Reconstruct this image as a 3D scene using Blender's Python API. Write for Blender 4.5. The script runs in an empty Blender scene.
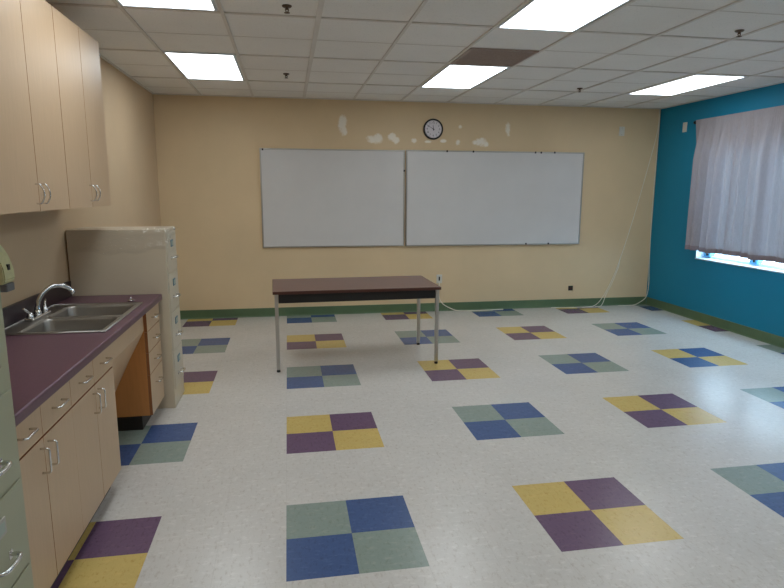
import bpy, bmesh, math, random
from mathutils import Vector, Matrix
random.seed(7)
S = bpy.context.scene
COL = S.collection
U = 0.3048
XL, XR, YB, YF, H = -1.47, 5.07, 5.32, -3.75, 2.70

# ------------------------------------------------------------------ materials
def srgb(r, g, b):
    f = lambda c: (c / 12.92) if c <= 0.04045 else ((c + 0.055) / 1.055) ** 2.4
    return (f(r / 255), f(g / 255), f(b / 255), 1.0)

class NT:
    """small helper around a material's node tree"""
    def __init__(s, name):
        s.m = bpy.data.materials.new(name); s.m.use_nodes = True
        s.t = s.m.node_tree; s.n = s.t.nodes; s.l = s.t.links
        s.b = s.n['Principled BSDF']; s.out = s.n['Material Output']
    def node(s, typ, **kw):
        nd = s.n.new(typ)
        for k, v in kw.items(): setattr(nd, k, v)
        return nd
    def link(s, a, b): s.l.new(a, b)
    def coords(s, scale=(1, 1, 1)):
        tc = s.node('ShaderNodeTexCoord'); mp = s.node('ShaderNodeMapping')
        mp.inputs['Scale'].default_value = scale
        s.link(tc.outputs['Object'], mp.inputs['Vector'])
        return mp.outputs['Vector']
    def noise(s, scale, detail=3, rough=.6, stretch=(1, 1, 1)):
        nz = s.node('ShaderNodeTexNoise')
        nz.inputs['Scale'].default_value = scale
        nz.inputs['Detail'].default_value = detail
        nz.inputs['Roughness'].default_value = rough
        s.link(s.coords(stretch), nz.inputs['Vector'])
        return nz.outputs['Fac']
    def ramp(s, fac, stops):
        r = s.node('ShaderNodeValToRGB'); e = r.color_ramp.elements
        while len(e) < len(stops): e.new(.5)
        for i, (p, c) in enumerate(stops): e[i].position = p; e[i].color = c
        s.link(fac, r.inputs['Fac']); return r.outputs['Color']
    def mix(s, fac, a, b, blend='MIX'):
        m = s.node('ShaderNodeMixRGB', blend_type=blend)
        for sock, v in zip(('Fac', 'Color1', 'Color2'), (fac, a, b)):
            if hasattr(v, 'is_linked'): s.link(v, m.inputs[sock])
            else: m.inputs[sock].default_value = v
        return m.outputs['Color']
    def math(s, op, a, b=0.0, clamp=False):
        m = s.node('ShaderNodeMath', operation=op, use_clamp=clamp)
        for i, v in enumerate((a, b)):
            if hasattr(v, 'is_linked'): s.link(v, m.inputs[i])
            else: m.inputs[i].default_value = v
        return m.outputs[0]
    def bump(s, h, strength=.2, dist=.002):
        b = s.node('ShaderNodeBump')
        b.inputs['Strength'].default_value = strength; b.inputs['Distance'].default_value = dist
        s.link(h, b.inputs['Height']); s.link(b.outputs['Normal'], s.b.inputs['Normal'])

def sc(c, k): return (min(1, c[0] * k), min(1, c[1] * k), min(1, c[2] * k), 1)

def basic(name, col, rough=.5, metal=0.0, nscale=8.0, amt=.06, stretch=(1, 1, 1), bump=0.0, spec=.5):
    N = NT(name)
    f = N.noise(nscale, 4, .6, stretch)
    N.link(N.ramp(f, [(.25, sc(col, 1 - amt)), (.75, sc(col, 1 + amt))]), N.b.inputs['Base Color'])
    N.b.inputs['Roughness'].default_value = rough; N.b.inputs['Metallic'].default_value = metal
    N.b.inputs['Specular IOR Level'].default_value = spec
    if bump: N.bump(f, bump)
    return N.m

M = {}
def vct(name, col, fleck, flecklight):
    """vinyl composition floor tile: base colour, flecks, fine joints between 12 inch tiles"""
    N = NT(name)
    c = N.ramp(N.noise(2.2, 4, .6), [(.3, sc(col, .95)), (.7, sc(col, 1.04))])
    f1 = N.ramp(N.noise(55, 4, .75, (1, .45, 1)), [(.53, (0, 0, 0, 1)), (.68, (1, 1, 1, 1))])
    c = N.mix(N.math('MULTIPLY', f1, .6), c, fleck)
    f2 = N.ramp(N.noise(38, 3, .7, (.5, 1, 1)), [(.54, (0, 0, 0, 1)), (.68, (1, 1, 1, 1))])
    c = N.mix(N.math('MULTIPLY', f2, .45), c, flecklight)
    specks = N.ramp(N.noise(48, 1, .4), [(.80, (0, 0, 0, 1)), (.83, (1, 1, 1, 1))])
    c = N.mix(N.math('MULTIPLY', specks, .35), c, srgb(70, 62, 55))
    sep = N.node('ShaderNodeSeparateXYZ'); N.link(N.coords((1 / U, 1 / U, 1)), sep.inputs[0])
    line = None
    for ax in (0, 1):
        fr = N.math('FRACT', N.math('ADD', sep.outputs[ax], 100.0))
        d = N.math('MINIMUM', fr, N.math('SUBTRACT', 1.0, fr))
        e = N.math('LESS_THAN', d, .004)
        line = e if line is None else N.math('MAXIMUM', line, e)
    c = N.mix(N.math('MULTIPLY', line, .10), c, srgb(90, 80, 72))
    N.link(c, N.b.inputs['Base Color'])
    N.b.inputs['Roughness'].default_value = .27
    N.b.inputs['Specular IOR Level'].default_value = .5
    N.bump(N.noise(9, 3, .6), .06, .002)
    return N.m
M['floor'] = [
    vct('tile_white', srgb(205, 201, 195), srgb(176, 166, 155), srgb(228, 224, 219)),
    vct('tile_blue', srgb(64, 90, 138), srgb(48, 68, 108), srgb(88, 112, 156)),
    vct('tile_green', srgb(138, 152, 144), srgb(116, 126, 116), srgb(164, 170, 158)),
    vct('tile_purple', srgb(107, 83, 109), srgb(78, 54, 76), srgb(124, 98, 118)),
    vct('tile_yellow', srgb(205, 179, 108), srgb(178, 142, 66), srgb(220, 190, 118)),
]
# back wall: tan paint with unpainted patches of white filler
PATCH = [(.748, 2.394, .058, .125), (.775, 2.33, .035, .07), (1.12, 2.23, .10, .05), (1.185, 2.235, .075, .065), (1.37, 2.262, .06, .055),
         (1.42, 2.22, .05, .05), (1.656, 2.222, .05, .032), (1.834, 2.212, .055, .022), (2.035, 2.222, .05, .03),
         (2.231, 2.208, .04, .042), (2.46, 2.215, .05, .035), (2.535, 2.213, .09, .06), (2.6, 2.19, .05, .04), (2.255, 2.403, .028, .03), (2.901, 2.396, .042, .10)]
def wall_paint(name, col, patches=()):
    N = NT(name)
    c = N.ramp(N.noise(1.3, 4, .6), [(.3, sc(col, .96)), (.7, sc(col, 1.04))])
    if patches:
        tc = N.node('ShaderNodeTexCoord'); sep = N.node('ShaderNodeSeparateXYZ'); N.link(tc.outputs['Object'], sep.inputs[0])
        wob = N.noise(14, 3, .7)
        total = None
        for (x, z, rx, rz) in patches:
            dx = N.math('DIVIDE', N.math('SUBTRACT', sep.outputs[0], x), rx)
            dz = N.math('DIVIDE', N.math('SUBTRACT', sep.outputs[2], z), rz)
            d2 = N.math('ADD', N.math('MULTIPLY', dx, dx), N.math('MULTIPLY', dz, dz))
            total = d2 if total is None else N.math('MINIMUM', total, d2)
        v = N.math('ADD', total, N.math('MULTIPLY', N.math('SUBTRACT', wob, .5), 2.6))
        mask = N.ramp(v, [(.3, (1, 1, 1, 1)), (1.15, (0, 0, 0, 1))])
        c = N.mix(N.math('MULTIPLY', mask, .75), c, srgb(252, 246, 236))
    N.link(c, N.b.inputs['Base Color']); N.b.inputs['Roughness'].default_value = .55
    N.b.inputs['Specular IOR Level'].default_value = .35
    N.bump(N.noise(140, 2, .5), .12, .001)
    return N.m
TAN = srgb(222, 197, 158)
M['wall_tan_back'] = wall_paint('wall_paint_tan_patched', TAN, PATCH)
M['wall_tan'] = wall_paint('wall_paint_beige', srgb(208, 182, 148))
M['wall_teal'] = wall_paint('wall_paint_teal', srgb(10, 128, 162))
def ceil_mat():
    N = NT('ceiling_tile_mineral_fibre'); col = srgb(240, 237, 232)
    c = N.ramp(N.noise(1.1, 3, .6), [(.3, sc(col, .97)), (.7, sc(col, 1.03))])
    f = N.ramp(N.noise(110, 2, .6), [(.62, (0, 0, 0, 1)), (.75, (1, 1, 1, 1))])
    c = N.mix(N.math('MULTIPLY', f, .4), c, srgb(150, 144, 136))
    N.link(c, N.b.inputs['Base Color']); N.b.inputs['Roughness'].default_value = .9
    N.b.inputs['Specular IOR Level'].default_value = .1
    N.bump(f, .25, .002)
    return N.m
M['ceil'] = ceil_mat()
M['tbar'] = basic('ceiling_grid_paint', srgb(220, 214, 206), .6, 0, 5, .05)
M['score'] = basic('ceiling_tile_groove', srgb(218, 212, 205), .9, 0, 5, .05)
M['cove'] = basic('green_vinyl_cove_base', srgb(88, 112, 80), .45, 0, 6, .10)
M['maple'] = basic('maple_laminate', srgb(198, 168, 134), .42, 0, 9, .045, (9, 9, .6))
M['maple_edge'] = basic('maple_edge_band_worn', srgb(156, 98, 56), .5, 0, 9, .08, (4, 4, 1))
M['melamine'] = basic('orange_wood_side_panel', srgb(206, 142, 82), .45, 0, 7, .07, (8, 8, .7))
M['kick'] = basic('black_toe_kick_vinyl', srgb(34, 28, 26), .5, 0, 6, .1)
M['counter'] = basic('plum_laminate', srgb(98, 66, 80), .34, 0, 90, .12)
M['counter_dark'] = basic('dark_plum_backsplash_laminate', srgb(46, 32, 38), .34, 0, 90, .12)
M['steel'] = basic('brushed_stainless_steel', srgb(190, 188, 184), .30, 1, 30, .05, (1, 12, 1))
M['steel_basin'] = basic('satin_stainless_basin', srgb(168, 164, 158), .38, 1, 30, .06, (12, 1, 1))
M['chrome'] = basic('polished_chrome', srgb(222, 222, 222), .14, 1, 8, .02)
M['leg_chrome'] = basic('dull_chrome_table_leg', srgb(196, 194, 190), .30, 1, 8, .04)
M['putty'] = basic('putty_enamel_steel', srgb(202, 188, 164), .38, 0, 4, .04)
M['putty_front'] = basic('putty_drawer_enamel', srgb(204, 192, 170), .38, 0, 4, .04)
M['sage'] = basic('grey_green_enamel_steel', srgb(166, 166, 138), .40, 0, 4, .04)
M['holder'] = basic('teal_blue_label_holder', srgb(54, 108, 126), .35, 0, 10, .1)
M['card'] = basic('faded_paper_card', srgb(170, 182, 172), .6, 0, 10, .05)
M['dark'] = basic('dark_gap', srgb(24, 22, 20), .7, 0, 10, .1)
M['rubber'] = basic('black_rubber', srgb(28, 26, 25), .6, 0, 10, .1)
M['tabletop'] = basic('walnut_laminate', srgb(112, 80, 66), .36, 0, 7, .14, (1.2, 16, 8))
M['tableedge'] = basic('dark_brown_vinyl_edge', srgb(74, 38, 28), .45, 0, 10, .12)
M['apron'] = basic('black_enamel_apron', srgb(20, 17, 16), .45, 0, 10, .1)
M['board'] = basic('whiteboard_porcelain', srgb(212, 209, 206), .28, 0, 3.0, .03)
M['alu'] = basic('satin_aluminium', srgb(182, 178, 172), .36, 1, 8, .04, (1, 1, 1))
M['clock_face'] = basic('clock_face_paper', srgb(222, 216, 220), .4, 0, 8, .02)
M['black'] = basic('black_plastic', srgb(22, 20, 22), .35, 0, 8, .1)
M['plastic_white'] = basic('white_plastic', srgb(216, 212, 202), .4, 0, 8, .03)
M['cable'] = basic('white_cable_sheath', srgb(236, 228, 212), .5, 0, 8, .04)
M['trimwhite'] = basic('white_gloss_paint', srgb(222, 230, 236), .4, 0, 6, .03)
M['winframe'] = basic('pale_blue_window_metal', srgb(96, 170, 205), .4, 0, 6, .06)
M['vent'] = basic('dusty_perforated_grille', srgb(168, 148, 138), .7, 0, 120, .25)
M['score_dark'] = basic('dark_duct_lining', srgb(92, 80, 74), .9, 0, 30, .2)
M['disp'] = basic('yellow_green_plastic', srgb(222, 220, 168), .4, 0, 12, .14)
M['disp_grey'] = basic('grey_plastic', srgb(110, 112, 114), .45, 0, 10, .06)
M['sprinkler'] = basic('tarnished_brass_sprinkler', srgb(104, 88, 74), .4, .8, 10, .1)
M['rod'] = basic('black_iron_rod', srgb(30, 26, 28), .45, .4, 10, .1)

def emis(name, col, s):
    N = NT(name); N.b.inputs['Base Color'].default_value = (.9, .9, .9, 1)
    f = N.noise(6, 2, .5)
    N.link(N.ramp(f, [(.2, sc(col, .97)), (.8, col)]), N.b.inputs['Emission Color'])
    N.b.inputs['Emission Strength'].default_value = s; return N.m
LAMP = 6.6
M['lamp'] = emis('prismatic_diffuser_lit', (.895, .96, 1.0, 1), LAMP)

def curtain_mat():
    N = NT('sheer_grey_curtain_cloth'); col = srgb(160, 154, 158)
    c = N.ramp(N.noise(60, 3, .6, (1, 3, .3)), [(.3, sc(col, .93)), (.7, sc(col, 1.05))])
    d = N.node('ShaderNodeBsdfDiffuse'); t = N.node('ShaderNodeBsdfTranslucent'); mx = N.node('ShaderNodeMixShader')
    tr = N.node('ShaderNodeBsdfTransparent'); mx2 = N.node('ShaderNodeMixShader')      # open weave lets a little light straight through
    N.link(c, d.inputs['Color']); N.link(c, t.inputs['Color']); mx.inputs['Fac'].default_value = .052
    N.link(d.outputs[0], mx.inputs[1]); N.link(t.outputs[0], mx.inputs[2])
    mx2.inputs['Fac'].default_value = .005; N.link(mx.outputs[0], mx2.inputs[1]); N.link(tr.outputs[0], mx2.inputs[2])
    N.link(mx2.outputs[0], N.out.inputs['Surface'])
    return N.m
M['curtain'] = curtain_mat()
def hem_mat():
    N = NT('curtain_hem_double_cloth'); col = srgb(142, 131, 137)
    c = N.ramp(N.noise(60, 3, .6, (1, 3, .3)), [(.3, sc(col, .93)), (.7, sc(col, 1.05))])
    d = N.node('ShaderNodeBsdfDiffuse'); t = N.node('ShaderNodeBsdfTranslucent'); mx = N.node('ShaderNodeMixShader')
    N.link(c, d.inputs['Color']); N.link(c, t.inputs['Color']); mx.inputs['Fac'].default_value = .03
    N.link(d.outputs[0], mx.inputs[1]); N.link(t.outputs[0], mx.inputs[2]); N.link(mx.outputs[0], N.out.inputs['Surface'])
    return N.m
M['hem'] = hem_mat()
def glass_mat():
    N = NT('window_glass')
    t = N.node('ShaderNodeBsdfTransparent'); g = N.node('ShaderNodeBsdfGlossy'); mx = N.node('ShaderNodeMixShader')
    mx.inputs['Fac'].default_value = .07
    t.inputs['Color'].default_value = (.93, .97, 1, 1); g.inputs['Roughness'].default_value = .02
    N.link(t.outputs[0], mx.inputs[1]); N.link(g.outputs[0], mx.inputs[2])
    N.link(mx.outputs[0], N.out.inputs['Surface']); return N.m
M['glass'] = glass_mat()
def wrap_mat():
    N = NT('clear_crinkled_plastic')
    t = N.node('ShaderNodeBsdfTransparent'); g = N.node('ShaderNodeBsdfGlossy'); mx = N.node('ShaderNodeMixShader')
    t.inputs['Color'].default_value = (1, 1, 1, 1); g.inputs['Roughness'].default_value = .10
    h = N.noise(22, 3, .6, (.8, 1, 2.2)); b = N.node('ShaderNodeBump'); b.inputs['Strength'].default_value = 1.0; b.inputs['Distance'].default_value = .012
    N.link(h, b.inputs['Height']); N.link(b.outputs[0], g.inputs['Normal'])
    mx.inputs['Fac'].default_value = .12
    d = N.node('ShaderNodeBsdfDiffuse'); d.inputs['Color'].default_value = (.85, .85, .84, 1); m2 = N.node('ShaderNodeMixShader'); m2.inputs['Fac'].default_value = .10
    N.link(g.outputs[0], m2.inputs[1]); N.link(d.outputs[0], m2.inputs[2])
    N.link(t.outputs[0], mx.inputs[1]); N.link(m2.outputs[0], mx.inputs[2]); N.link(mx.outputs[0], N.out.inputs['Surface']); return N.m
M['wrap'] = wrap_mat()

# ------------------------------------------------------------------ mesh helpers
class MB:
    def __init__(s): s.bm = bmesh.new()
    def front(s, x0, x1, *a):
        """a cabinet front: face in material 0, its cut edges in material 1"""
        s.box(x0, x1, *a); s.bm.normal_update()
        for f in s.bm.faces:
            if f.normal.x < .5: f.material_index = 1
        return s
    def box(s, x0, x1, y0, y1, z0, z1, bevel=0.0, seg=2, mi=0):
        t = bmesh.new(); bmesh.ops.create_cube(t, size=1)
        for v in t.verts:
            v.co = Vector(((x0 + x1) / 2 + v.co.x * (x1 - x0), (y0 + y1) / 2 + v.co.y * (y1 - y0), (z0 + z1) / 2 + v.co.z * (z1 - z0)))
        if bevel: bmesh.ops.bevel(t, geom=list(t.edges), offset=bevel, segments=seg, affect='EDGES', profile=.5)
        s._add(t, mi); return s
    def _add(s, t, mi=0):
        for f in t.faces: f.material_index = mi
        me = bpy.data.meshes.new('tmp'); t.to_mesh(me); t.free(); s.bm.from_mesh(me); bpy.data.meshes.remove(me)
    def tube(s, pts, r, n=10, cap=True):
        """tube along points, radius r (number or list)"""
        pts = [Vector(p) for p in pts]; R = r if isinstance(r, (list, tuple)) else [r] * len(pts)
        t = bmesh.new(); rings = []; prev = None
        for i, p in enumerate(pts):
            d = (pts[min(i + 1, len(pts) - 1)] - pts[max(i - 1, 0)]).normalized()
            if prev is None:
                a = d.orthogonal().normalized()
            else:
                a = (prev - d * prev.dot(d)).normalized()
            prev = a; b = d.cross(a)
            rings.append([t.verts.new(p + (a * math.cos(2 * math.pi * k / n) + b * math.sin(2 * math.pi * k / n)) * R[i]) for k in range(n)])
        for i in range(len(rings) - 1):
            for k in range(n):
                f = t.faces.new((rings[i][k], rings[i][(k + 1) % n], rings[i + 1][(k + 1) % n], rings[i + 1][k])); f.smooth = True
        if cap:
            t.faces.new(rings[0][::-1]); t.faces.new(rings[-1])
        bmesh.ops.recalc_face_normals(t, faces=list(t.faces))
        s._add(t); return s
    def lathe(s, prof, center, axis='Z', n=24):
        """revolve (radius, height) profile"""
        t = bmesh.new(); rings = []
        for (r, h) in prof:
            ring = []
            for k in range(n):
                a = 2 * math.pi * k / n; p = Vector((r * math.cos(a), r * math.sin(a), h))
                if axis == 'Y': p = Vector((p.x, -p.z, p.y))
                if axis == 'X': p = Vector((p.z, p.x, p.y))
                ring.append(t.verts.new(p + Vector(center)))
            rings.append(ring)
        for i in range(len(rings) - 1):
            for k in range(n):
                f = t.faces.new((rings[i][k], rings[i][(k + 1) % n], rings[i + 1][(k + 1) % n], rings[i + 1][k])); f.smooth = True
        t.faces.new(rings[0][::-1]); t.faces.new(rings[-1])
        bmesh.ops.recalc_face_normals(t, faces=list(t.faces))
        s._add(t); return s
    def prism(s, poly, axis, a, b):
        """extrude a polygon given in the two other axes between a and b along axis"""
        t = bmesh.new()
        def P(u, v, w):
            return {'X': (w, u, v), 'Y': (u, w, v), 'Z': (u, v, w)}[axis]
        A = [t.verts.new(P(u, v, a)) for u, v in poly]; B = [t.verts.new(P(u, v, b)) for u, v in poly]; n = len(poly)
        t.faces.new(A); t.faces.new(B[::-1])
        for k in range(n): t.faces.new((A[k], B[k], B[(k + 1) % n], A[(k + 1) % n]))
        bmesh.ops.recalc_face_normals(t, faces=list(t.faces)); s._add(t); return s
    def build(s, name, mat, parent=None, origin=None):
        me = bpy.data.meshes.new(name)
        o = bpy.data.objects.new(name, me); COL.objects.link(o)
        off = Vector((0, 0, 0))
        if parent is not None:
            p = parent
            while p is not None: off += p.location; p = p.parent
            o.parent = parent
        elif origin is not None:
            off = Vector(origin); o.location = off
        s.bm.transform(Matrix.Translation(-off)); s.bm.to_mesh(me); s.bm.free()
        for m in (mat if isinstance(mat, list) else [mat]): me.materials.append(m)
        return o

def thing(name, loc, label, cat, group=None):
    o = bpy.data.objects.new(name, None); COL.objects.link(o); o.location = loc; o.empty_display_size = .1
    return tag(o, label, cat, group)
def tag(o, label, cat, group=None):
    o['label'] = label; o['category'] = cat
    if group: o['group'] = group
    return o
def struct(o): o['kind'] = 'structure'; return o
def copy_tree(o, parent=None):
    c = o.copy(); COL.objects.link(c)
    if parent is not None: c.parent = parent
    for ch in list(o.children): copy_tree(ch, c)
    return c
def arc(c, r, a0, a1, n, plane):
    out = []
    for i in range(n + 1):
        a = a0 + (a1 - a0) * i / n; u, v = r * math.cos(a), r * math.sin(a)
        out.append(Vector(c) + (Vector((u, v, 0)) if plane == 'XY' else Vector((u, 0, v)) if plane == 'XZ' else Vector((0, u, v))))
    return out

# ------------------------------------------------------------------ the room
def simple_floor():
    m = MB(); bm = m.bm; cache = {}
    x0, x1 = math.floor((XL - .02) / U), math.ceil((XR + .02) / U); y0, y1 = math.floor((YF - .02) / U), math.ceil((YB + .02) / U)
    def V(i, j):
        if (i, j) not in cache: cache[(i, j)] = bm.verts.new((i * U, j * U, 0))
        return cache[(i, j)]
    for i in range(x0, x1):
        for j in range(y0, y1):
            f = bm.faces.new((V(i, j), V(i + 1, j), V(i + 1, j + 1), V(i, j + 1)))
            ci, cj, bi, bj = i % 4, j % 4, i // 4, j // 4
            if ci < 2 and cj < 2:
                even = (ci + cj) % 2 == 0
                if (bi + bj) % 2 == 0: f.material_index = 1 if even else 2
                else: f.material_index = 3 if even else 4
                if (bi, bj) == (3, 2): f.material_index = 1 if even else 4     # the odd blue and yellow block near the window
    m.box(x0 * U, x1 * U, y0 * U, y1 * U, -.12, -.004)
    return m.build('floor', M['floor'])
struct(simple_floor())
struct(MB().box(XL - .15, XR + .25, YF - .15, YB + .15, H + .004, H + .14).build('ceiling', M['ceil']))
# suspended grid: main bars every 2 ft across, cross bars every 4 ft, shallow grooves half way
g = MB()
gx0, gp = -.93, .6035
k = 0
xs = [gx0 + gp * k - .012 * (k in (4, 5)) - .006 * (k in (8, 9)) for k in range(10)]
for i, x in enumerate(xs):
    w = .011 if i != 2 else .017
    g.box(x - w, x + w, YF, YB, H - .006, H + .006)
ys = [3.05 + 1.192 * k for k in range(-6, 2)]
for y in ys:
    if y > YF: g.box(XL, XR, y - .011, y + .011, H - .005, H + .006)
g.box(XL, XL + .02, YF, YB, H - .007, H + .006); g.box(XR - .02, XR, YF, YB, H - .007, H + .006)
g.box(XL, XR, YB - .02, YB, H - .007, H + .006)
struct(g.build('trim_1', M['tbar']))
g = MB()
for y in ys:
    yy = y + .596
    if YF < yy < YB: g.box(XL + .02, XR - .02, yy - .005, yy + .005, H + .0015, H + .006)
struct(g.build('trim_2', M['score']))

struct(MB().box(XL - .15, XR + .25, YB, YB + .15, 0, H + .06).build('wall_back', M['wall_tan_back']))
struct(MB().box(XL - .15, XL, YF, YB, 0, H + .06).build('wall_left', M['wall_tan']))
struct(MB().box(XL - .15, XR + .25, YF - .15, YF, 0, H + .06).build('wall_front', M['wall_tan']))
WY0, WY1, WZ0, WZ1, WT = .75, 4.36, .765, 2.10, .22
struct(MB().box(XR, XR + WT, WY1, YB, 0, H + .06).box(XR, XR + WT, YF, WY0, 0, H + .06)
       .box(XR, XR + WT, WY0, WY1, 0, WZ0).box(XR, XR + WT, WY0, WY1, WZ1, H + .06).build('wall_right', M['wall_teal']))
def cove(name, pts):
    """vinyl cove base: profile (depth, height) swept along a straight wall"""
    return pts
prof = [(0, .002), (.016, .002), (.012, .006), (.006, .016), (.004, .11), (.0, .113)]
m = MB(); m.prism([(YB - d, z) for d, z in prof], 'X', XL + .02, XR); struct(m.build('baseboard_back', M['cove']))
m = MB(); m.prism([(XR - d, z) for d, z in prof], 'Y', YF, YB - .018); struct(m.build('baseboard_right', M['cove']))
m = MB(); m.prism([(XL + d, z) for d, z in prof], 'Y', 2.56, YB - .018); struct(m.build('baseboard_left', M['cove']))

# window in the right wall
win = MB()
fx0, fx1 = XR + .125, XR + .175
win.box(fx0, fx1, WY0, WY1, WZ0 + .016, WZ0 + .045, .004).box(fx0, fx1, WY0, WY1, WZ1 - .045, WZ1 - .001, .004)
win.box(fx0, fx1, WY1 - .035, WY1 - .001, WZ0 + .02, WZ1 - .004, .004).box(fx0, fx1, WY0 + .001, WY0 + .035, WZ0 + .02, WZ1 - .004, .004)
W = struct(win.build('window_1', M['trimwhite']))
mull = [4.30, 3.54, 2.80, 2.06, 1.32]
for y in mull:
    MB().box(fx0 - .02, fx1 + .005, y - .058, y + .058, WZ0 + .03, WZ1 - .03, .004).build('mullion', M['winframe'], W)
    MB().box(fx0 - .034, fx0 - .019, y - .02, y - .004, WZ0 + .05, WZ0 + .115, .003).build('latch', M['black'], W)
MB().box(fx0 + .02, fx0 + .028, WY0 + .035, WY1 - .035, WZ0 + .04, WZ1 - .04).build('pane', M['glass'], W)
MB().box(XR - .012, fx1, WY0 + .002, WY1 - .002, WZ0 + .0005, WZ0 + .016, .004).build('window_sill', M['trimwhite'], W)
for y in (WY0 + .0005, WY1 - .0085):
    MB().box(XR - .001, XR + WT - .02, y, y + .008, WZ0 + .017, WZ1 - .001).build('jamb_liner', M['trimwhite'], W)

# ------------------------------------------------------------------ ceiling lights, grille, sprinklers
def ceiling_light(cx, y0, label):
    x0, x1, y1 = cx - .279, cx + .279, y0 + 1.17
    t = thing('ceiling_light', ((x0 + x1) / 2, (y0 + y1) / 2, H - .002), label, 'light', 'recessed ceiling light panels')
    f = MB(); e = .014
    f.box(x0, x1, y0, y0 + e, H - .010, H + .003).box(x0, x1, y1 - e, y1, H - .010, H + .003)
    f.box(x0, x0 + e, y0 + e, y1 - e, H - .010, H + .003).box(x1 - e, x1, y0 + e, y1 - e, H - .010, H + .003)
    f.build('frame', M['trimwhite'], t)
    MB().box(x0 + e, x1 - e, y0 + e, y1 - e, H - .006, H + .002).build('diffuser', M['lamp'], t)
    return t
cxs = (gx0 + gp * .5 - .003, gx0 + gp * 4.5 - .022, gx0 + gp * 8.5 - .016)
yA, yB_ = 3.062, 3.062 - 2.384
ceiling_light(cxs[0], yA - .03, 'lit rectangular ceiling panel in the left row nearest the tan back wall')
ceiling_light(cxs[0], yB_ - .05, 'lit ceiling panel at the top edge nearest the wall cabinets')
ceiling_light(cxs[1], yA, 'lit ceiling panel touching the brown square grille')
ceiling_light(cxs[1], yB_, 'large lit ceiling panel in the middle row cut by the top edge of the photo')
ceiling_light(cxs[2], yA, 'lit ceiling panel closest to the teal wall and curtain')
ceiling_light(cxs[2], yB_, 'unseen lit ceiling panel added above the curtained window, just beyond the right edge of the photo')  # out of view, completes the panel layout and is added for light
for cx, w in zip(cxs, ('left', 'middle', 'window side')):  # unseen panels carrying the rows on behind the camera, added for light
    ceiling_light(cx, yB_ - 2.39, 'unseen lit ceiling panel added to the %s row above where the photographer stands' % w)

vx0, vx1, vy0, vy1 = gx0 + gp * 4 + .002, gx0 + gp * 5 - .028, 2.462, 3.038
t = thing('ceiling_vent', ((vx0 + vx1) / 2, (vy0 + vy1) / 2, H - .002), 'dusty brown square air grille in the ceiling beside a lit panel', 'vent')
f = MB(); e = .022
f.box(vx0, vx1, vy0, vy0 + e, H - .009, H + .002).box(vx0, vx1, vy1 - e, vy1, H - .009, H + .002)
f.box(vx0, vx0 + e, vy0 + e, vy1 - e, H - .009, H + .002).box(vx1 - e, vx1, vy0 + e, vy1 - e, H - .009, H + .002)
f.build('frame', M['vent'], t)
f = MB()
for i in range(26):
    y = vy0 + e + .01 + i * (vy1 - vy0 - 2 * e - .02) / 25
    f.box(vx0 + e, vx1 - e, y - .0055, y + .0055, H - .007, H - .003)
for i in range(14):
    x = vx0 + e + .01 + i * (vx1 - vx0 - 2 * e - .02) / 13
    f.box(x - .003, x + .003, vy0 + e, vy1 - e, H - .006, H - .002)
f.build('grille', M['vent'], t)
MB().box(vx0 + e, vx1 - e, vy0 + e, vy1 - e, H - .0015, H + .002).build('backing', M['score_dark'], t)

for (x, y, lab) in [(.075, 1.65, 'tarnished sprinkler head at the top edge, right of the light nearest the wall cabinets'),
                    (.068, 3.81, 'small brass sprinkler head right of the left row light nearest the back wall'),
                    (3.18, 1.64, 'sprinkler head in the ceiling near the top right corner above the window side'),
                    (3.22, 4.03, 'small dark sprinkler head left of the light closest to the teal wall')]:
    t = thing('sprinkler_head', (x, y, H), lab, 'sprinkler', 'ceiling sprinkler heads')
    MB().lathe([(.030, .003), (.030, -.002), (.024, -.007), (.012, -.009)], (x, y, H), 'Z', 20).build('escutcheon', M['sprinkler'], t)
    MB().lathe([(.010, -.007), (.010, -.018), (.006, -.022)], (x, y, H), 'Z', 12).tube([(x - .009, y, H - .015), (x - .010, y, H - .026), (x, y, H - .036)], .003, 8)\
        .tube([(x + .009, y, H - .015), (x + .010, y, H - .026), (x, y, H - .036)], .003, 8).build('frame', M['sprinkler'], t)
    MB().lathe([(.005, -.033), (.018, -.037), (.018, -.039), (.004, -.041)], (x, y, H), 'Z', 16).build('deflector', M['sprinkler'], t)

# ------------------------------------------------------------------ back wall
def whiteboard(x0, x1, z0, z1, yf, label, clips):
    t = thing('whiteboard', ((x0 + x1) / 2, YB, z0), label, 'whiteboard', 'whiteboards on the back wall')
    fw = .016
    MB().box(x0 + .004, x1 - .004, yf + .006, YB - .001, z0 + .004, z1 - .004).build('panel', M['board'], t)
    f = MB()
    f.box(x0, x1, yf, YB - .002, z0, z0 + fw, .002).box(x0, x1, yf, YB - .002, z1 - fw, z1, .002)
    f.box(x0, x0 + fw, yf, YB - .002, z0 + fw, z1 - fw, .002).box(x1 - fw, x1, yf, YB - .002, z0 + fw, z1 - fw, .002)
    f.build('frame', M['alu'], t)
    for (cx, cz) in clips:
        MB().box(cx - .010, cx + .010, yf - .006, yf + .004, cz - .012, cz + .012, .003).build('mounting_clip', M['black'], t)
whiteboard(-.272, 1.530, .885, 2.10, YB - .028, 'smaller blank whiteboard, left of the pair on the tan wall', [(-.235, 2.085), (1.523, 1.845)])
whiteboard(1.548, 3.975, .882, 2.104, YB - .036, 'larger blank whiteboard, right of the pair below the clock', [(2.08, 2.095), (2.43, 2.095), (3.28, 2.095), (3.36, 2.095), (3.55, 2.098), (3.2, .895), (3.52, .895)])

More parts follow.
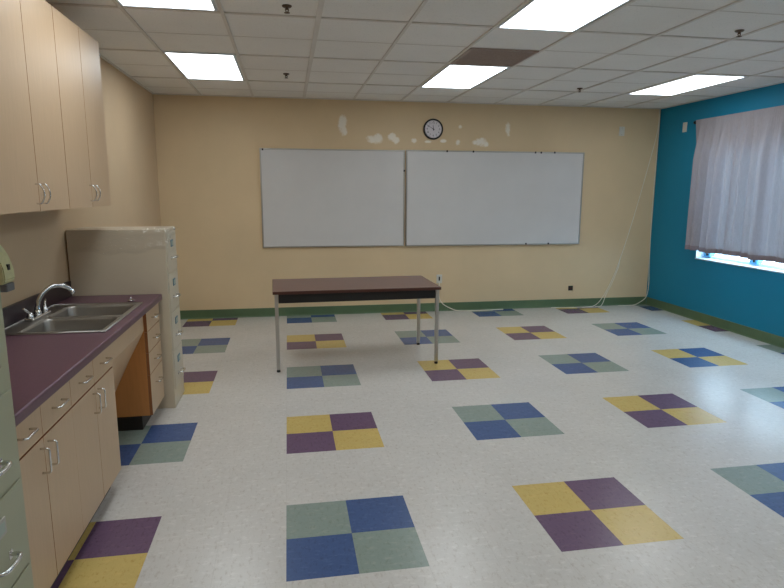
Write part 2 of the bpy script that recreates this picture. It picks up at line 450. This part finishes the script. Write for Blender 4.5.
cx, cz = 1.896, 2.366
t = thing('wall_clock', (cx, YB, cz), 'round black-rimmed wall clock above the right whiteboard', 'clock')
MB().lathe([(.110, .001), (.128, .004), (.130, .022), (.124, .034), (.112, .036), (.108, .024)], (cx, YB, cz), 'Y', 48).build('rim', M['black'], t)
MB().lathe([(.109, .022), (.109, .0262)], (cx, YB, cz), 'Y', 48).build('face', M['clock_face'], t)
m = MB()
for i in range(60):
    a = i * math.pi / 30; r0 = .098 if i % 5 else .094
    d = Vector((math.sin(a), 0, math.cos(a))); w = .0012 if i % 5 else .0022
    p = Vector((cx, YB - .0268, cz)); m.tube([p + d * r0, p + d * .103], w, 4)
m.build('minute_marks', M['black'], t)
# hour numbers
for i in range(1, 13):
    cu = bpy.data.curves.new('n', 'FONT'); cu.body = str(i); cu.size = .032; cu.align_x = 'CENTER'; cu.align_y = 'CENTER'; cu.extrude = .0004
    ob = bpy.data.objects.new('n', cu); COL.objects.link(ob)
    bpy.context.view_layer.update()
    me = bpy.data.meshes.new_from_object(ob.evaluated_get(bpy.context.evaluated_depsgraph_get()))
    a = i * math.pi / 6
    me.transform(Matrix.Translation((cx + .079 * math.sin(a), YB - .0270, cz + .079 * math.cos(a))) @ Matrix.Rotation(math.pi / 2, 4, 'X'))
    tm = MB(); tm.bm.from_mesh(me); bpy.data.meshes.remove(me); bpy.data.objects.remove(ob); bpy.data.curves.remove(cu)
    tm.build('hour_number', M['black'], t)
def hand(name, deg, ln, w, y):
    a = math.radians(deg); d = Vector((math.sin(a), 0, math.cos(a))); n = Vector((math.cos(a), 0, -math.sin(a)))
    p = Vector((cx, y, cz)); m = MB()
    pts = [p - d * .018 + n * w, p + d * ln + n * w * .4, p + d * ln - n * w * .4, p - d * .018 - n * w]
    m.prism([(q.x, q.z) for q in pts], 'Y', y, y + .0012); m.build(name, M['black'], t)
hand('hour_hand', 355, .052, .0045, YB - .0300); hand('minute_hand', 300, .080, .0035, YB - .0318)
MB().lathe([(.006, .026), (.006, .034)], (cx, YB, cz), 'Y', 16).build('hand_pivot', M['black'], t)

def plate(name, axis, c, w, h, label, cat, mat, slots):
    x, z = c
    t = thing(name, (x, YB, z) if axis == 'Y' else (XR, x, z), label, cat)
    B = (lambda a0, a1, d0, d1, z0, z1, bv=0: MB().box(a0, a1, YB - d1, YB - d0, z0, z1, bv)) if axis == 'Y' else \
        (lambda a0, a1, d0, d1, z0, z1, bv=0: MB().box(XR - d1, XR - d0, a0, a1, z0, z1, bv))
    B(x - w / 2, x + w / 2, .0005, .010, z - h / 2, z + h / 2, .003).build('cover', mat, t)
    for (n, dx, dz, sw, sh, mt) in slots:
        B(x + dx - sw / 2, x + dx + sw / 2, .009, .0125, z + dz - sh / 2, z + dz + sh / 2, .001).build(n, mt, t)
plate('wall_plate', 'Y', (4.512, 2.392), .078, .120, 'white blank wall plate high on the tan wall, right of the whiteboards', 'wall plate', M['plastic_white'], [('screw', 0, .042, .008, .008, M['alu']), ('screw', 0, -.042, .008, .008, M['alu'])])
plate('wall_plate', 'X', (4.778, 2.403), .078, .120, 'white blank wall plate high on the teal wall beside the curtain', 'wall plate', M['plastic_white'], [('screw', 0, .042, .008, .008, M['alu']), ('screw', 0, -.042, .008, .008, M['alu'])])
plate('power_outlet', 'Y', (2.012, .438), .076, .116, 'white outlet plate on the tan wall just above the table\'s right end', 'outlet', M['plastic_white'], [('socket', .0, .004, .018, .054, M['black'])])
plate('data_jack', 'Y', (3.897, .266), .066, .066, 'small dark square jack low on the tan wall below the right whiteboard', 'jack', M['black'], [('socket', 0, 0, .026, .026, M['tableedge'])])

def spline(pts, n=8):
    P = [Vector(p) for p in pts]; out = []
    for i in range(len(P) - 1):
        a, b, c, d = P[max(i - 1, 0)], P[i], P[i + 1], P[min(i + 2, len(P) - 1)]
        for k in range(n):
            u = k / n
            out.append(.5 * ((2 * b) + (c - a) * u + (2 * a - 5 * b + 4 * c - d) * u * u + (3 * b - a - 3 * c + d) * u ** 3))
    out.append(P[-1]); return out
def cable(pts, r, label):
    o = MB().tube(spline(pts), r, 8).build('cable', M['cable'], origin=pts[-1]); tag(o, label, 'cable', 'white cables on the back wall')
yc = YB - .012
cable([(5.040, yc, 2.69), (5.035, yc, 2.40), (4.93, yc, 1.90), (4.765, yc, 1.205), (4.60, yc, .62), (4.50, yc - .01, .36), (4.38, yc - .03, .15), (4.26, yc - .05, .03), (4.10, yc - .07, .008), (3.6, yc - .05, .008)], .0045,
      'white cable slanting down the tan wall from the ceiling corner to the floor')
cable([(4.60, yc - .012, .64), (4.585, yc - .014, .54), (4.50, yc - .02, .32), (4.42, yc - .03, .17), (4.36, yc - .05, .04), (4.28, yc - .085, .008), (4.02, yc - .10, .008)], .0045,
      'short white cable hanging beside the slanting one, right above the floor')
cable([(5.052, yc, 2.69), (5.052, yc, 2.2), (5.046, yc, 1.5), (5.050, yc - .01, .95), (5.050, yc - .03, .55), (5.052, yc - .05, .30), (5.03, yc - .05, .13), (4.95, yc - .04, .05), (4.83, yc - .05, .008), (4.60, yc - .06, .008)], .0045,
      'white cable running straight down the corner where tan wall meets teal wall')
cable([(2.012, YB - .018, .39), (2.00, yc - .03, .25), (2.035, yc - .03, .13), (2.16, yc - .05, .045), (2.33, yc - .07, .008), (2.9, yc - .05, .008)], .006,
      'white cable dropping from the outlet behind the table to the floor')

# ------------------------------------------------------------------ curtain and rod
rx, rz = XR - .058, 2.432
t = thing('curtain_rod', (rx, 2.6, rz), 'thin dark curtain rod above the window with finial at its left end', 'curtain rod')
MB().tube([(rx, .45, rz), (rx, 4.495, rz)], .008, 12).build('rod', M['rod'], t)
for y, s in ((4.495, 1), (.45, -1)):
    m = MB(); pr = [(.008, 0), (.016, .004), (.021, .016), (.018, .03), (.004, .036)]
    rings = m.tube([(rx, y + s * h, rz) for r, h in pr], [r for r, h in pr], 12); m.build('finial', M['rod'], t)
for y in (4.475, .5):
    MB().tube([(rx, y, rz), (XR - .004, y, rz)], .006, 8).box(XR - .006, XR - .0005, y - .015, y + .015, rz - .03, rz + .03, .002).build('bracket', M['rod'], t)

def curtain(y0, y1, label, seed):
    rnd = random.Random(seed)
    ny = int((y1 - y0) / .008); nz = 30
    zt, zb = rz + .024, .880
    p = [rnd.uniform(0, 6.28) for _ in range(8)]
    def X(y, f):
        # folds of uneven width that hang down from the gathers on the rod and drift a little sideways
        q = y + .03 * f * math.sin(2.2 * y + p[0])
        w = q + .045 * math.sin(4.1 * q + p[1]) + .02 * math.sin(9.7 * q + p[2])
        big = math.sin(2 * math.pi * w / .36 + p[3]); mid = math.sin(2 * math.pi * w / .142 + p[4]); small = math.sin(2 * math.pi * w / .062 + p[5])
        env = .55 + .45 * math.sin(1.9 * y + p[6])
        a = .024 * big + (.012 + .022 * env) * mid + .012 * (1 - env) * small
        fine = abs(math.sin(2 * math.pi * y / .05 + p[7] + 2 * math.sin(5 * y))) * .007 * max(0, 1 - f * 4)
        x = rx - .012 - fine + a * min(1, f * 3.5) * (.8 + .2 * f) - .034 * min(1, f * 3.5)
        e = min(1, max(0, (min(y1 - y, y - y0) - .015) / .11)); e = e * e * (3 - 2 * e)
        e = 1 - (1 - e) * min(1, f * 4)
        return (XR - .016) * (1 - e) + x * e          # both side edges turn back towards the wall
    def grid(z_hi, z_lo, nzz, dx):
        bm = bmesh.new(); rows = []
        for j in range(nzz + 1):
            z = z_hi + (z_lo - z_hi) * j / nzz; f = (zt - z) / (zt - zb); row = []
            for i in range(ny + 1):
                y = y0 + (y1 - y0) * i / ny
                spread = (y - (y0 + y1) / 2) * .006 * f
                row.append(bm.verts.new((X(y, f) + dx, y + spread, z + (.004 * math.sin(9 * y) if f > .95 else 0))))
            rows.append(row)
        for j in range(nzz):
            for i in range(ny):
                fc = bm.faces.new((rows[j][i], rows[j + 1][i], rows[j + 1][i + 1], rows[j][i + 1])); fc.smooth = True
        return bm
    t = thing('curtain', (rx, (y0 + y1) / 2, zb), label, 'curtain')
    for nm, bm, mt in (('cloth', grid(zt, zb, nz, 0), M['curtain']), ('hem', grid(zb + .055, zb, 3, -.003), M['hem'])):
        m = MB(); m.bm.free(); m.bm = bm; m.build(nm, mt, t)
curtain(.62, 4.49, 'sheer grey curtain hanging over the window in the teal wall', 3)

# ------------------------------------------------------------------ table
tx, ty, tz, trot = .646, 3.283, .730, math.radians(1.4)
t = thing('work_table', (tx, ty, 0), 'rectangular walnut laminate table with chrome legs in the middle of the floor', 'table')
t.rotation_euler.z = trot
hw, hd = .757, .378
def loc(m, name, mat, parent=t):
    o = m.build(name, mat, None); o.parent = parent; return o
loc(MB().box(-hw + .004, hw - .004, -hd + .004, hd - .004, tz - .026, tz, .002), 'tabletop', M['tabletop'])
e = MB()
e.box(-hw, hw, -hd, -hd + .005, tz - .027, tz - .001, .002).box(-hw, hw, hd - .005, hd, tz - .027, tz - .001, .002)
e.box(-hw, -hw + .005, -hd + .005, hd - .005, tz - .027, tz - .001, .002).box(hw - .005, hw, -hd + .005, hd - .005, tz - .027, tz - .001, .002)
loc(e, 'edge_band', M['tableedge'])
for s in (-1, 1):
    loc(MB().box(-hw + .0485, hw - .0485, s * (hd - .034) - .010, s * (hd - .034) + .010, tz - .108, tz - .0262), 'apron', M['apron'])
    loc(MB().box(s * (hw - .034) - .010, s * (hw - .034) + .010, -hd + .048, hd - .048, tz - .108, tz - .0262), 'apron', M['apron'])
for sx in (-1, 1):
    for sy in (-1, 1):
        cx_, cy_ = sx * (hw - .031), sy * (hd - .030)
        lg = loc(MB().box(cx_ - .0155, cx_ + .0155, cy_ - .0155, cy_ + .0155, .022, tz - .0262, .003), 'leg', M['leg_chrome'])
        loc(MB().lathe([(.016, 0), (.017, .004), (.015, .018), (.011, .024)], (cx_, cy_, 0), 'Z', 16), 'glide', M['rubber'], lg)

# ------------------------------------------------------------------ filing cabinets
def filing_cabinet(x0, x1, y0, y1, top, label, mat, fmat, hold, card):
    t = thing('filing_cabinet', ((x0 + x1) / 2, (y0 + y1) / 2, 0), label, 'filing cabinet', 'four drawer filing cabinets')
    MB().box(x0, x1 - .006, y0, y1, .0, top, .005).build('body', mat, t)
    zs = [.13, .425, .715, 1.005, 1.295]
    for i in range(4):
        d = MB().box(x1 - .0056, x1, y0 + .022, y1 - .022, zs[i] + .005, zs[i + 1] - .005, .0025).build('drawer', fmat, t)
        ym = (y0 + y1) / 2; zl = zs[i] + .205; zh = zs[i] + .10
        fr = MB().box(x1 - .001, x1 + .004, ym - .042, ym + .042, zl - .026, zl + .026, .002).build('label_holder', hold, d)
        MB().box(x1 + .003, x1 + .005, ym - .031, ym + .031, zl - .016, zl + .016).build('card', card, fr)
        # curved pull handle
        pts = [(x1 - .002, ym - .052, zh), (x1 + .018, ym - .051, zh + .002), (x1 + .032, ym - .040, zh + .003), (x1 + .036, ym, zh + .003), (x1 + .032, ym + .040, zh + .003), (x1 + .018, ym + .051, zh + .002), (x1 - .002, ym + .052, zh)]
        h = MB(); h.tube(spline(pts, 5), .0065, 10)
        h.box(x1 - .001, x1 + .003, ym - .062, ym - .042, zh - .013, zh + .013, .001).box(x1 - .001, x1 + .003, ym + .042, ym + .062, zh - .013, zh + .013, .001)
        h.build('handle', M['chrome'], d)
    MB().tube([(x1 - .02, y1 - .045, top - .018), (x1 + .003, y1 - .045, top - .018)], .009, 12).build('lock', M['chrome'], t)
filing_cabinet(XL + .010, -.805, 2.145, 2.525, 1.322, 'putty-coloured steel filing cabinet standing past the far end of the purple counter', M['putty'], M['putty_front'], M['holder'], M['card'])
filing_cabinet(XL + .022, -.795, -.715, -.335, 1.322, 'grey-green steel filing cabinet at the lower left corner before the purple counter', M['sage'], M['sage'], M['alu'], M['card'])
# crinkled clear plastic round the top of the far cabinet
def wrap():
    rnd = random.Random(5); bm = bmesh.new()
    x0, x1, y0, y1, zt = XL + .02, -.800, 2.145, 2.525, 1.322
    path = []
    for i in range(41): path.append((x0 + (x1 + .004 - x0) * i / 40, y0 - .006, (0, -1)))
    for i in range(1, 21): path.append((x1 + .006, y0 - .006 + (y1 - y0 - .1) * i / 20, (1, 0)))
    rows = []
    n = len(path)
    for j in range(13):
        row = []
        for i, (x, y, nv) in enumerate(path):
            u = i / n
            low = .135 + .035 * math.sin(5 * u) + .01 * math.sin(31 * u)
            if i > 40: low = .05
            z = zt + .012 - (low + .012) * j / 12
            k = .25 + .95 * min(1, max(0, (i - 18) / 12))
            crease = (.002, .006, .013, .020, .005, .003, .003, .003, .004, .010, .018, .006, .002)[j] * (.35 + .65 * abs(math.sin(i * .55 + .4 * j)))
            bulge = .003 + k * (crease + .004 * rnd.random())
            row.append(bm.verts.new((x + nv[0] * bulge, y + nv[1] * bulge, z)))
        rows.append(row)
    top = [bm.verts.new((x - nv[0] * .09, y - nv[1] * .09, zt + .006 + .004 * rnd.random())) for x, y, nv in path]
    rows.insert(0, top)
    for j in range(len(rows) - 1):
        for i in range(n - 1):
            f = bm.faces.new((rows[j][i], rows[j][i + 1], rows[j + 1][i + 1], rows[j + 1][i])); f.smooth = True
    m = MB(); m.bm.free(); m.bm = bm
    o = m.build('plastic_wrap', M['wrap'], origin=(x0, y0, zt))
    tag(o, 'clear crinkled plastic wrap around the top of the putty filing cabinet', 'plastic wrap')
wrap()

# ------------------------------------------------------------------ base cabinets under the counter
FRONT = [M['maple'], M['maple_edge']]
FX = -.880          # face plane of doors and drawers
TOPZ = .864
def pull(m, p, axis, L=.096, out=.030, r=.0042):
    """square wire pull, p = centre on the face, axis = direction of the bar"""
    p = Vector(p); a = Vector((0, 1, 0)) if axis == 'Y' else Vector((0, 0, 1)); o = Vector((1, 0, 0)); h = L / 2; q = .008
    pts = [p - a * h - o * .002, p - a * h + o * (out - q), p - a * (h - q * .3) + o * (out - q * .3), p - a * (h - q) + o * out,
           p + a * (h - q) + o * out, p + a * (h - q * .3) + o * (out - q * .3), p + a * h + o * (out - q), p + a * h - o * .002]
    return m.tube(pts, r, 10)
# handles sit either side of the joints at .04 and .65: the doors between share no joint of their own
c0, c1, c2, c3, c4 = -.265, .040, .345, .650, .955
def cab(y0, y1, label, handles):
    t = thing('base_cabinet', ((XL + FX) / 2, (y0 + y1) / 2, 0), label, 'base cabinet')
    ym = (y0 + y1) / 2
    MB().box(XL + .002, FX - .0195, y0 + .0005, y1 - .0005, .105, .8245).build('carcass', M['maple'], t)
    MB().box(FX - .0193, FX - .0172, y0 + .001, y1 - .001, .11, .82).build('face_edge', M['maple_edge'], t)
    MB().box(XL + .01, FX - .062, y0 + .0005, y1 - .0005, .0, .1045).build('toe_kick', M['kick'], t)
    for (a, b), yh in zip(((y0, ym), (ym, y1)), handles):
        d = MB().front(FX - .017, FX, a + .0012, b - .0012, .688, .819, .001).build('drawer', FRONT, t)
        pull(MB(), (FX, (a + b) / 2, .757), 'Y').build('handle', M['chrome'], d)
        ga = .0003 if abs(a - c2) < .01 else .0014
        gb = .0003 if abs(b - c2) < .01 else .0014
        d = MB().front(FX - .017, FX, a + ga, b - gb, .106, .681, .0004 if min(ga, gb) < .001 else .001).build('door', FRONT, t)
        pull(MB(), (FX, yh, .602), 'Z').build('handle', M['chrome'], d)
cab(c0, c2, 'maple base cabinet under the purple counter next to the grey-green filing cabinet', (c1 - .036, c1 + .036))
cab(c2, c4, 'maple base cabinet under the purple counter beside the open knee space', (c3 - .036, c3 + .036))
m = MB(); m.box(XL + .003, FX - .004, c0 - .066, c0 - .0005, .105, .8245); m.box(XL + .01, FX - .062, c0 - .066, c0 - .0005, 0, .1045)
tag(m.build('filler_panel', M['maple'], origin=(FX, c0 - .045, 0)), 'narrow maple filler strip between the grey-green filing cabinet and the base cabinets', 'panel')

# four drawer unit at the far end
d0, d1 = 1.738, 2.118
t = thing('drawer_cabinet', ((XL + FX) / 2, (d0 + d1) / 2, 0), 'maple four drawer cabinet under the far end of the purple counter', 'drawer cabinet')
MB().box(XL + .002, FX - .0195, d0, d1, .105, .8245).build('carcass', M['melamine'], t)
MB().box(FX - .0193, FX - .0172, d0 + .0005, d1 - .001, .107, .82).build('face_edge', M['maple_edge'], t)
MB().box(XL + .01, FX - .075, d0 + .02, d1, .0, .1045).build('toe_kick', M['kick'], t)
dz = [.106, .385, .535, .678, .819]
for i in range(4):
    d = MB().front(FX - .017, FX, d0 + .0012, d1 - .0012, dz[i] + .0018, dz[i + 1] - .0018, .001).build('drawer', FRONT, t)
    zc = (dz[i] + dz[i + 1]) / 2 + (.05 if i == 0 else 0)
    pull(MB(), (FX, (d0 + d1) / 2, zc), 'Y').build('handle', M['chrome'], d)

# knee space panel below the sink: upright fascia and a panel sloping back to hide the pipes
t = thing('sink_apron', ((XL + FX) / 2, (c4 + d0) / 2, .4), 'maple fascia and sloping panel under the sink over the open knee space', 'panel')
MB().box(FX - .040, FX - .021, c4 + .001, d0 - .001, .690, .8245, .001).build('fascia', M['maple'], t)
m = MB()
pr = [(FX - .022, .690), (-.921, .650), (-.955, .585), (-1.005, .490), (-1.075, .345), (-1.24, .0), (-1.255, .0), (-1.09, .352), (-1.02, .497), (-.970, .592), (-.936, .657), (FX - .040, .690)]
m.prism(pr, 'Y', c4 + .001, d0 - .001); m.build('sloping_panel', M['maple'], t)

# ------------------------------------------------------------------ countertop with sink cut-out, backsplash
CX0, CX1, CY0, CY1 = XL + .001, -.855, -.332, 2.132
SX0, SX1, SY0, SY1 = -1.446, -.905, .965, 1.788      # outer rim of the sink
hx0, hx1, hy0, hy1 = SX0 + .03, SX1 - .018, SY0 + .018, SY1 - .018
t = thing('countertop', ((CX0 + CX1) / 2, (CY0 + CY1) / 2, TOPZ - .038), 'long plum purple laminate countertop with backsplash along the left wall', 'countertop')
m = MB(); z0, z1 = TOPZ - .0385, TOPZ
m.box(CX0, CX1 - .012, CY0, hy0, z0, z1).box(CX0, CX1 - .012, hy1, CY1, z0, z1).box(CX0, hx0, hy0, hy1, z0, z1).box(hx1, CX1 - .012, hy0, hy1, z0, z1)
n = 8
pr = [(CX1 - .012, z0), (CX1, z0), (CX1, z1 - .008)] + [(CX1 - .008 + .008 * math.cos(a * math.pi / 2 / n), z1 - .008 + .008 * math.sin(a * math.pi / 2 / n)) for a in range(1, n + 1)] + [(CX1 - .012, z1)]
m.prism(pr, 'Y', CY0, CY1)
m.build('worktop', M['counter'], t)
MB().box(CX0, CX0 + .02, CY0, CY1, TOPZ + .0003, TOPZ + .108, .003).build('backsplash', M['counter_dark'], t)
t.children[-1]['label'] = 'darker backsplash'

t = thing('kitchen_sink', ((SX0 + SX1) / 2, (SY0 + SY1) / 2, TOPZ), 'double bowl stainless steel sink set in the purple counter', 'sink')
b0x, b1x = SX0 + .105, SX1 - .030
bowls = [(SY0 + .035, 1.355), (1.392, 1.733)]
zr = TOPZ + .006
m = MB()
m.box(SX0, b0x, SY0, SY1, TOPZ + .0003, zr, .002).box(b1x, SX1, SY0, SY1, TOPZ + .0003, zr, .002)
m.box(b0x - .002, b1x + .002, SY0, bowls[0][0], TOPZ + .0003, zr, .002).box(b0x - .002, b1x + .002, bowls[1][1], SY1, TOPZ + .0003, zr, .002)
m.box(b0x - .002, b1x + .002, bowls[0][1], bowls[1][0], TOPZ + .0003, zr, .002)
# raised bead round the outside
m.tube([(SX0 + .004, SY0 + .004, zr), (SX1 - .004, SY0 + .004, zr), (SX1 - .004, SY1 - .004, zr), (SX0 + .004, SY1 - .004, zr), (SX0 + .004, SY0 + .004, zr)], .0035, 8)
m.build('rim', M['steel'], t)
def bowl(y0, y1, depth=.165):
    bm = bmesh.new(); rings = []
    def rr(x0, x1, y0, y1, r, z, n=6):
        out = []
        for (cx, cy, a0) in ((x1 - r, y1 - r, 0), (x0 + r, y1 - r, 90), (x0 + r, y0 + r, 180), (x1 - r, y0 + r, 270)):
            for k in range(n + 1):
                a = math.radians(a0 + 90 * k / n); out.append((cx + r * math.cos(a), cy + r * math.sin(a), z))
        return out
    steps = [(-.004, zr - .001, .045), (.003, zr - .004, .045), (.006, zr - .016, .047), (.010, zr - depth * .55, .05), (.016, zr - depth * .86, .055), (.032, zr - depth * .97, .06), (.07, zr - depth, .07)]
    for ins, z, r in steps: rings.append([bm.verts.new(p) for p in rr(b0x + ins, b1x - ins, y0 + ins, y1 - ins, r, z)])
    n = len(rings[0])
    for i in range(len(rings) - 1):
        for k in range(n):
            f = bm.faces.new((rings[i][k], rings[i][(k + 1) % n], rings[i + 1][(k + 1) % n], rings[i + 1][k])); f.smooth = True
    bm.faces.new(rings[-1]); bmesh.ops.recalc_face_normals(bm, faces=list(bm.faces))
    m = MB(); m.bm.free(); m.bm = bm; b = m.build('basin', M['steel_basin'], t)
    s = b.modifiers.new('thickness', 'SOLIDIFY'); s.thickness = .0012; s.offset = -1
    cx_, cy_ = (b0x + b1x) / 2, (y0 + y1) / 2
    MB().lathe([(.045, zr - depth + .001), (.045, zr - depth + .003), (.034, zr - depth + .002), (.026, zr - depth + .001)], (cx_, cy_, 0), 'Z', 24).build('drain', M['chrome'], b)
for b in bowls: bowl(*b)

# faucet: deck plate, curved spout swung to the far bowl, two lever handles
fxx, fy, fz = SX0 + .055, 1.395, zr + .0005
t = thing('faucet', (fxx, fy, fz), 'chrome two handle faucet with a low curved spout at the back of the sink', 'faucet')
MB().box(fxx - .026, fxx + .026, fy - .125, fy + .125, fz, fz + .016, .008, 4).build('base_plate', M['chrome'], t)
ang = math.radians(42); D = Vector((math.sin(ang), math.cos(ang), 0)); o = Vector((fxx, fy, fz))
pts = [o + Vector((0, 0, .010)), o + Vector((0, 0, .045)), o + D * .014 + Vector((0, 0, .095)), o + D * .048 + Vector((0, 0, .142)), o + D * .095 + Vector((0, 0, .166)), o + D * .145 + Vector((0, 0, .166)), o + D * .190 + Vector((0, 0, .146)), o + D * .207 + Vector((0, 0, .126))]
sp = MB().tube(spline(pts, 6), [.0155] * 8 + [.0125] * 35, 14).build('spout', M['chrome'], t)
q = pts[-1]; dn = (pts[-1] - pts[-2]).normalized()
MB().tube([q - dn * .004, q + dn * .018], .0145, 14).build('aerator', M['chrome'], sp)
MB().lathe([(.021, .012), (.020, .03), (.016, .042)], o, 'Z', 20).build('spout_collar', M['chrome'], t)
for s in (-1, 1):
    c = o + Vector((0, s * .102, 0))
    h = MB(); h.lathe([(.019, .012), (.018, .028), (.013, .036), (.012, .046), (.006, .050)], c, 'Z', 18)
    h.tube([c + Vector((.004, 0, .040)), c + Vector((-.004, s * .018, .056)), c + Vector((-.010, s * .05, .078))], [.008, .0075, .0055], 10)
    h.build('handle', M['chrome'], t)
# loose sink strainer on the counter
c = (-1.0, 1.872, TOPZ + .0005)
t = thing('sink_strainer', c, 'small round chrome strainer lying on the counter past the sink', 'strainer')
MB().lathe([(.020, 0), (.021, .002), (.024, .008), (.022, .010), (.014, .006)], c, 'Z', 20).build('cup', M['chrome'], t)
MB().lathe([(.003, .004), (.003, .020), (.007, .022), (.006, .026)], c, 'Z', 12).build('knob', M['chrome'], t)

# ------------------------------------------------------------------ wall cabinets
UX = -1.150
def wall_cabinet(y0, ym, y1, label):
    z0, z1 = 1.492, 2.552
    t = thing('wall_cabinet', ((XL + UX) / 2, (y0 + y1) / 2, z0), label, 'wall cabinet', 'maple wall cabinets')
    MB().box(XL + .001, UX - .019, y0 + .0005, y1 - .0005, z0, z1, .0008).build('carcass', M['maple'], t)
    MB().box(UX - .0188, UX - .0172, y0 + .001, y1 - .001, z0 + .003, z1 - .003).build('face_edge', M['maple_edge'], t)
    for a, b, yh in ((y0, ym, ym - .036), (ym, y1, ym + .036)):
        d = MB().front(UX - .017, UX, a + .0018, b - .0018, z0, z1, .0012).build('door', FRONT, t)
        p = Vector((UX, yh, z0 + .084)); h = .046
        pts = [p + Vector((-.002, 0, -h)), p + Vector((.018, 0, -h)), p + Vector((.027, 0, -h + .01)), p + Vector((.036, 0, -.015)), p + Vector((.036, 0, .015)), p + Vector((.027, 0, h - .01)), p + Vector((.018, 0, h)), p + Vector((-.002, 0, h))]
        MB().tube(spline(pts, 4), .0042, 10).build('handle', M['chrome'], d)
wall_cabinet(1.345, 1.748, 2.140, 'pale maple double door wall cabinet above the sink, nearer the back wall')
wall_cabinet(.495, .940, 1.3445, 'pale maple double door wall cabinet at the left edge, nearer the camera')

# dispenser on the left wall over the counter
y0, y1 = 1.030, 1.150
t = thing('soap_dispenser', (XL, (y0 + y1) / 2, 1.03), 'yellow-green dispenser with grey bottom on the wall at the left edge', 'dispenser')
m = MB(); pr = [(XL + .0005, 1.085), (XL + .075, 1.085), (XL + .086, 1.105), (XL + .084, 1.16), (XL + .064, 1.23), (XL + .040, 1.275), (XL + .018, 1.298), (XL + .0005, 1.30)]
pr = [(x, z + .03) for x, z in pr]; m.prism(pr, 'Y', y0, y1); bmesh.ops.bevel(m.bm, geom=list(m.bm.edges), offset=.006, segments=2, affect='EDGES'); m.build('housing', M['disp'], t)
MB().box(XL + .004, XL + .080, y0 + .03, y1 - .002, 1.072, 1.1145, .006).build('push_lever', M['disp_grey'], t)
MB().box(XL + .062, XL + .0875, (y0 + y1) / 2 - .012, (y0 + y1) / 2 + .012, 1.185, 1.215, .003).build('sight_window', M['black'], t)

# ------------------------------------------------------------------ daylight outside
w = bpy.data.worlds.new('daylight'); S.world = w; w.use_nodes = True
bg = w.node_tree.nodes['Background']; bg.inputs['Color'].default_value = (.56, .80, 1.0, 1); bg.inputs['Strength'].default_value = 16.0

# ------------------------------------------------------------------ camera
cam = bpy.data.cameras.new('camera'); co = bpy.data.objects.new('camera', cam); COL.objects.link(co)
px, py, pz, yaw, pitch, roll, fpx = 0.0471, -2.24396, 1.59795, .1737103, -.1737673, .0032315, 590.2
cy, sy, cp, sp_ = math.cos(yaw), math.sin(yaw), math.cos(pitch), math.sin(pitch)
fw = Vector((sy * cp, cy * cp, sp_)); r = Vector((cy, -sy, 0)); up = r.cross(fw)
r2 = r * math.cos(roll) + up * math.sin(roll); u2 = -r * math.sin(roll) + up * math.cos(roll)
mt = Matrix((r2, u2, -fw)).transposed().to_4x4(); mt.translation = (px, py, pz)
co.matrix_world = mt
cam.sensor_width = 36; cam.lens = fpx / 784 * 36; cam.clip_start = .05
S.camera = co
S.view_settings.view_transform = 'Standard'; S.view_settings.look = 'None'; S.view_settings.gamma = 1
S.view_settings.use_curve_mapping = False
S.view_settings.exposure = 0.0
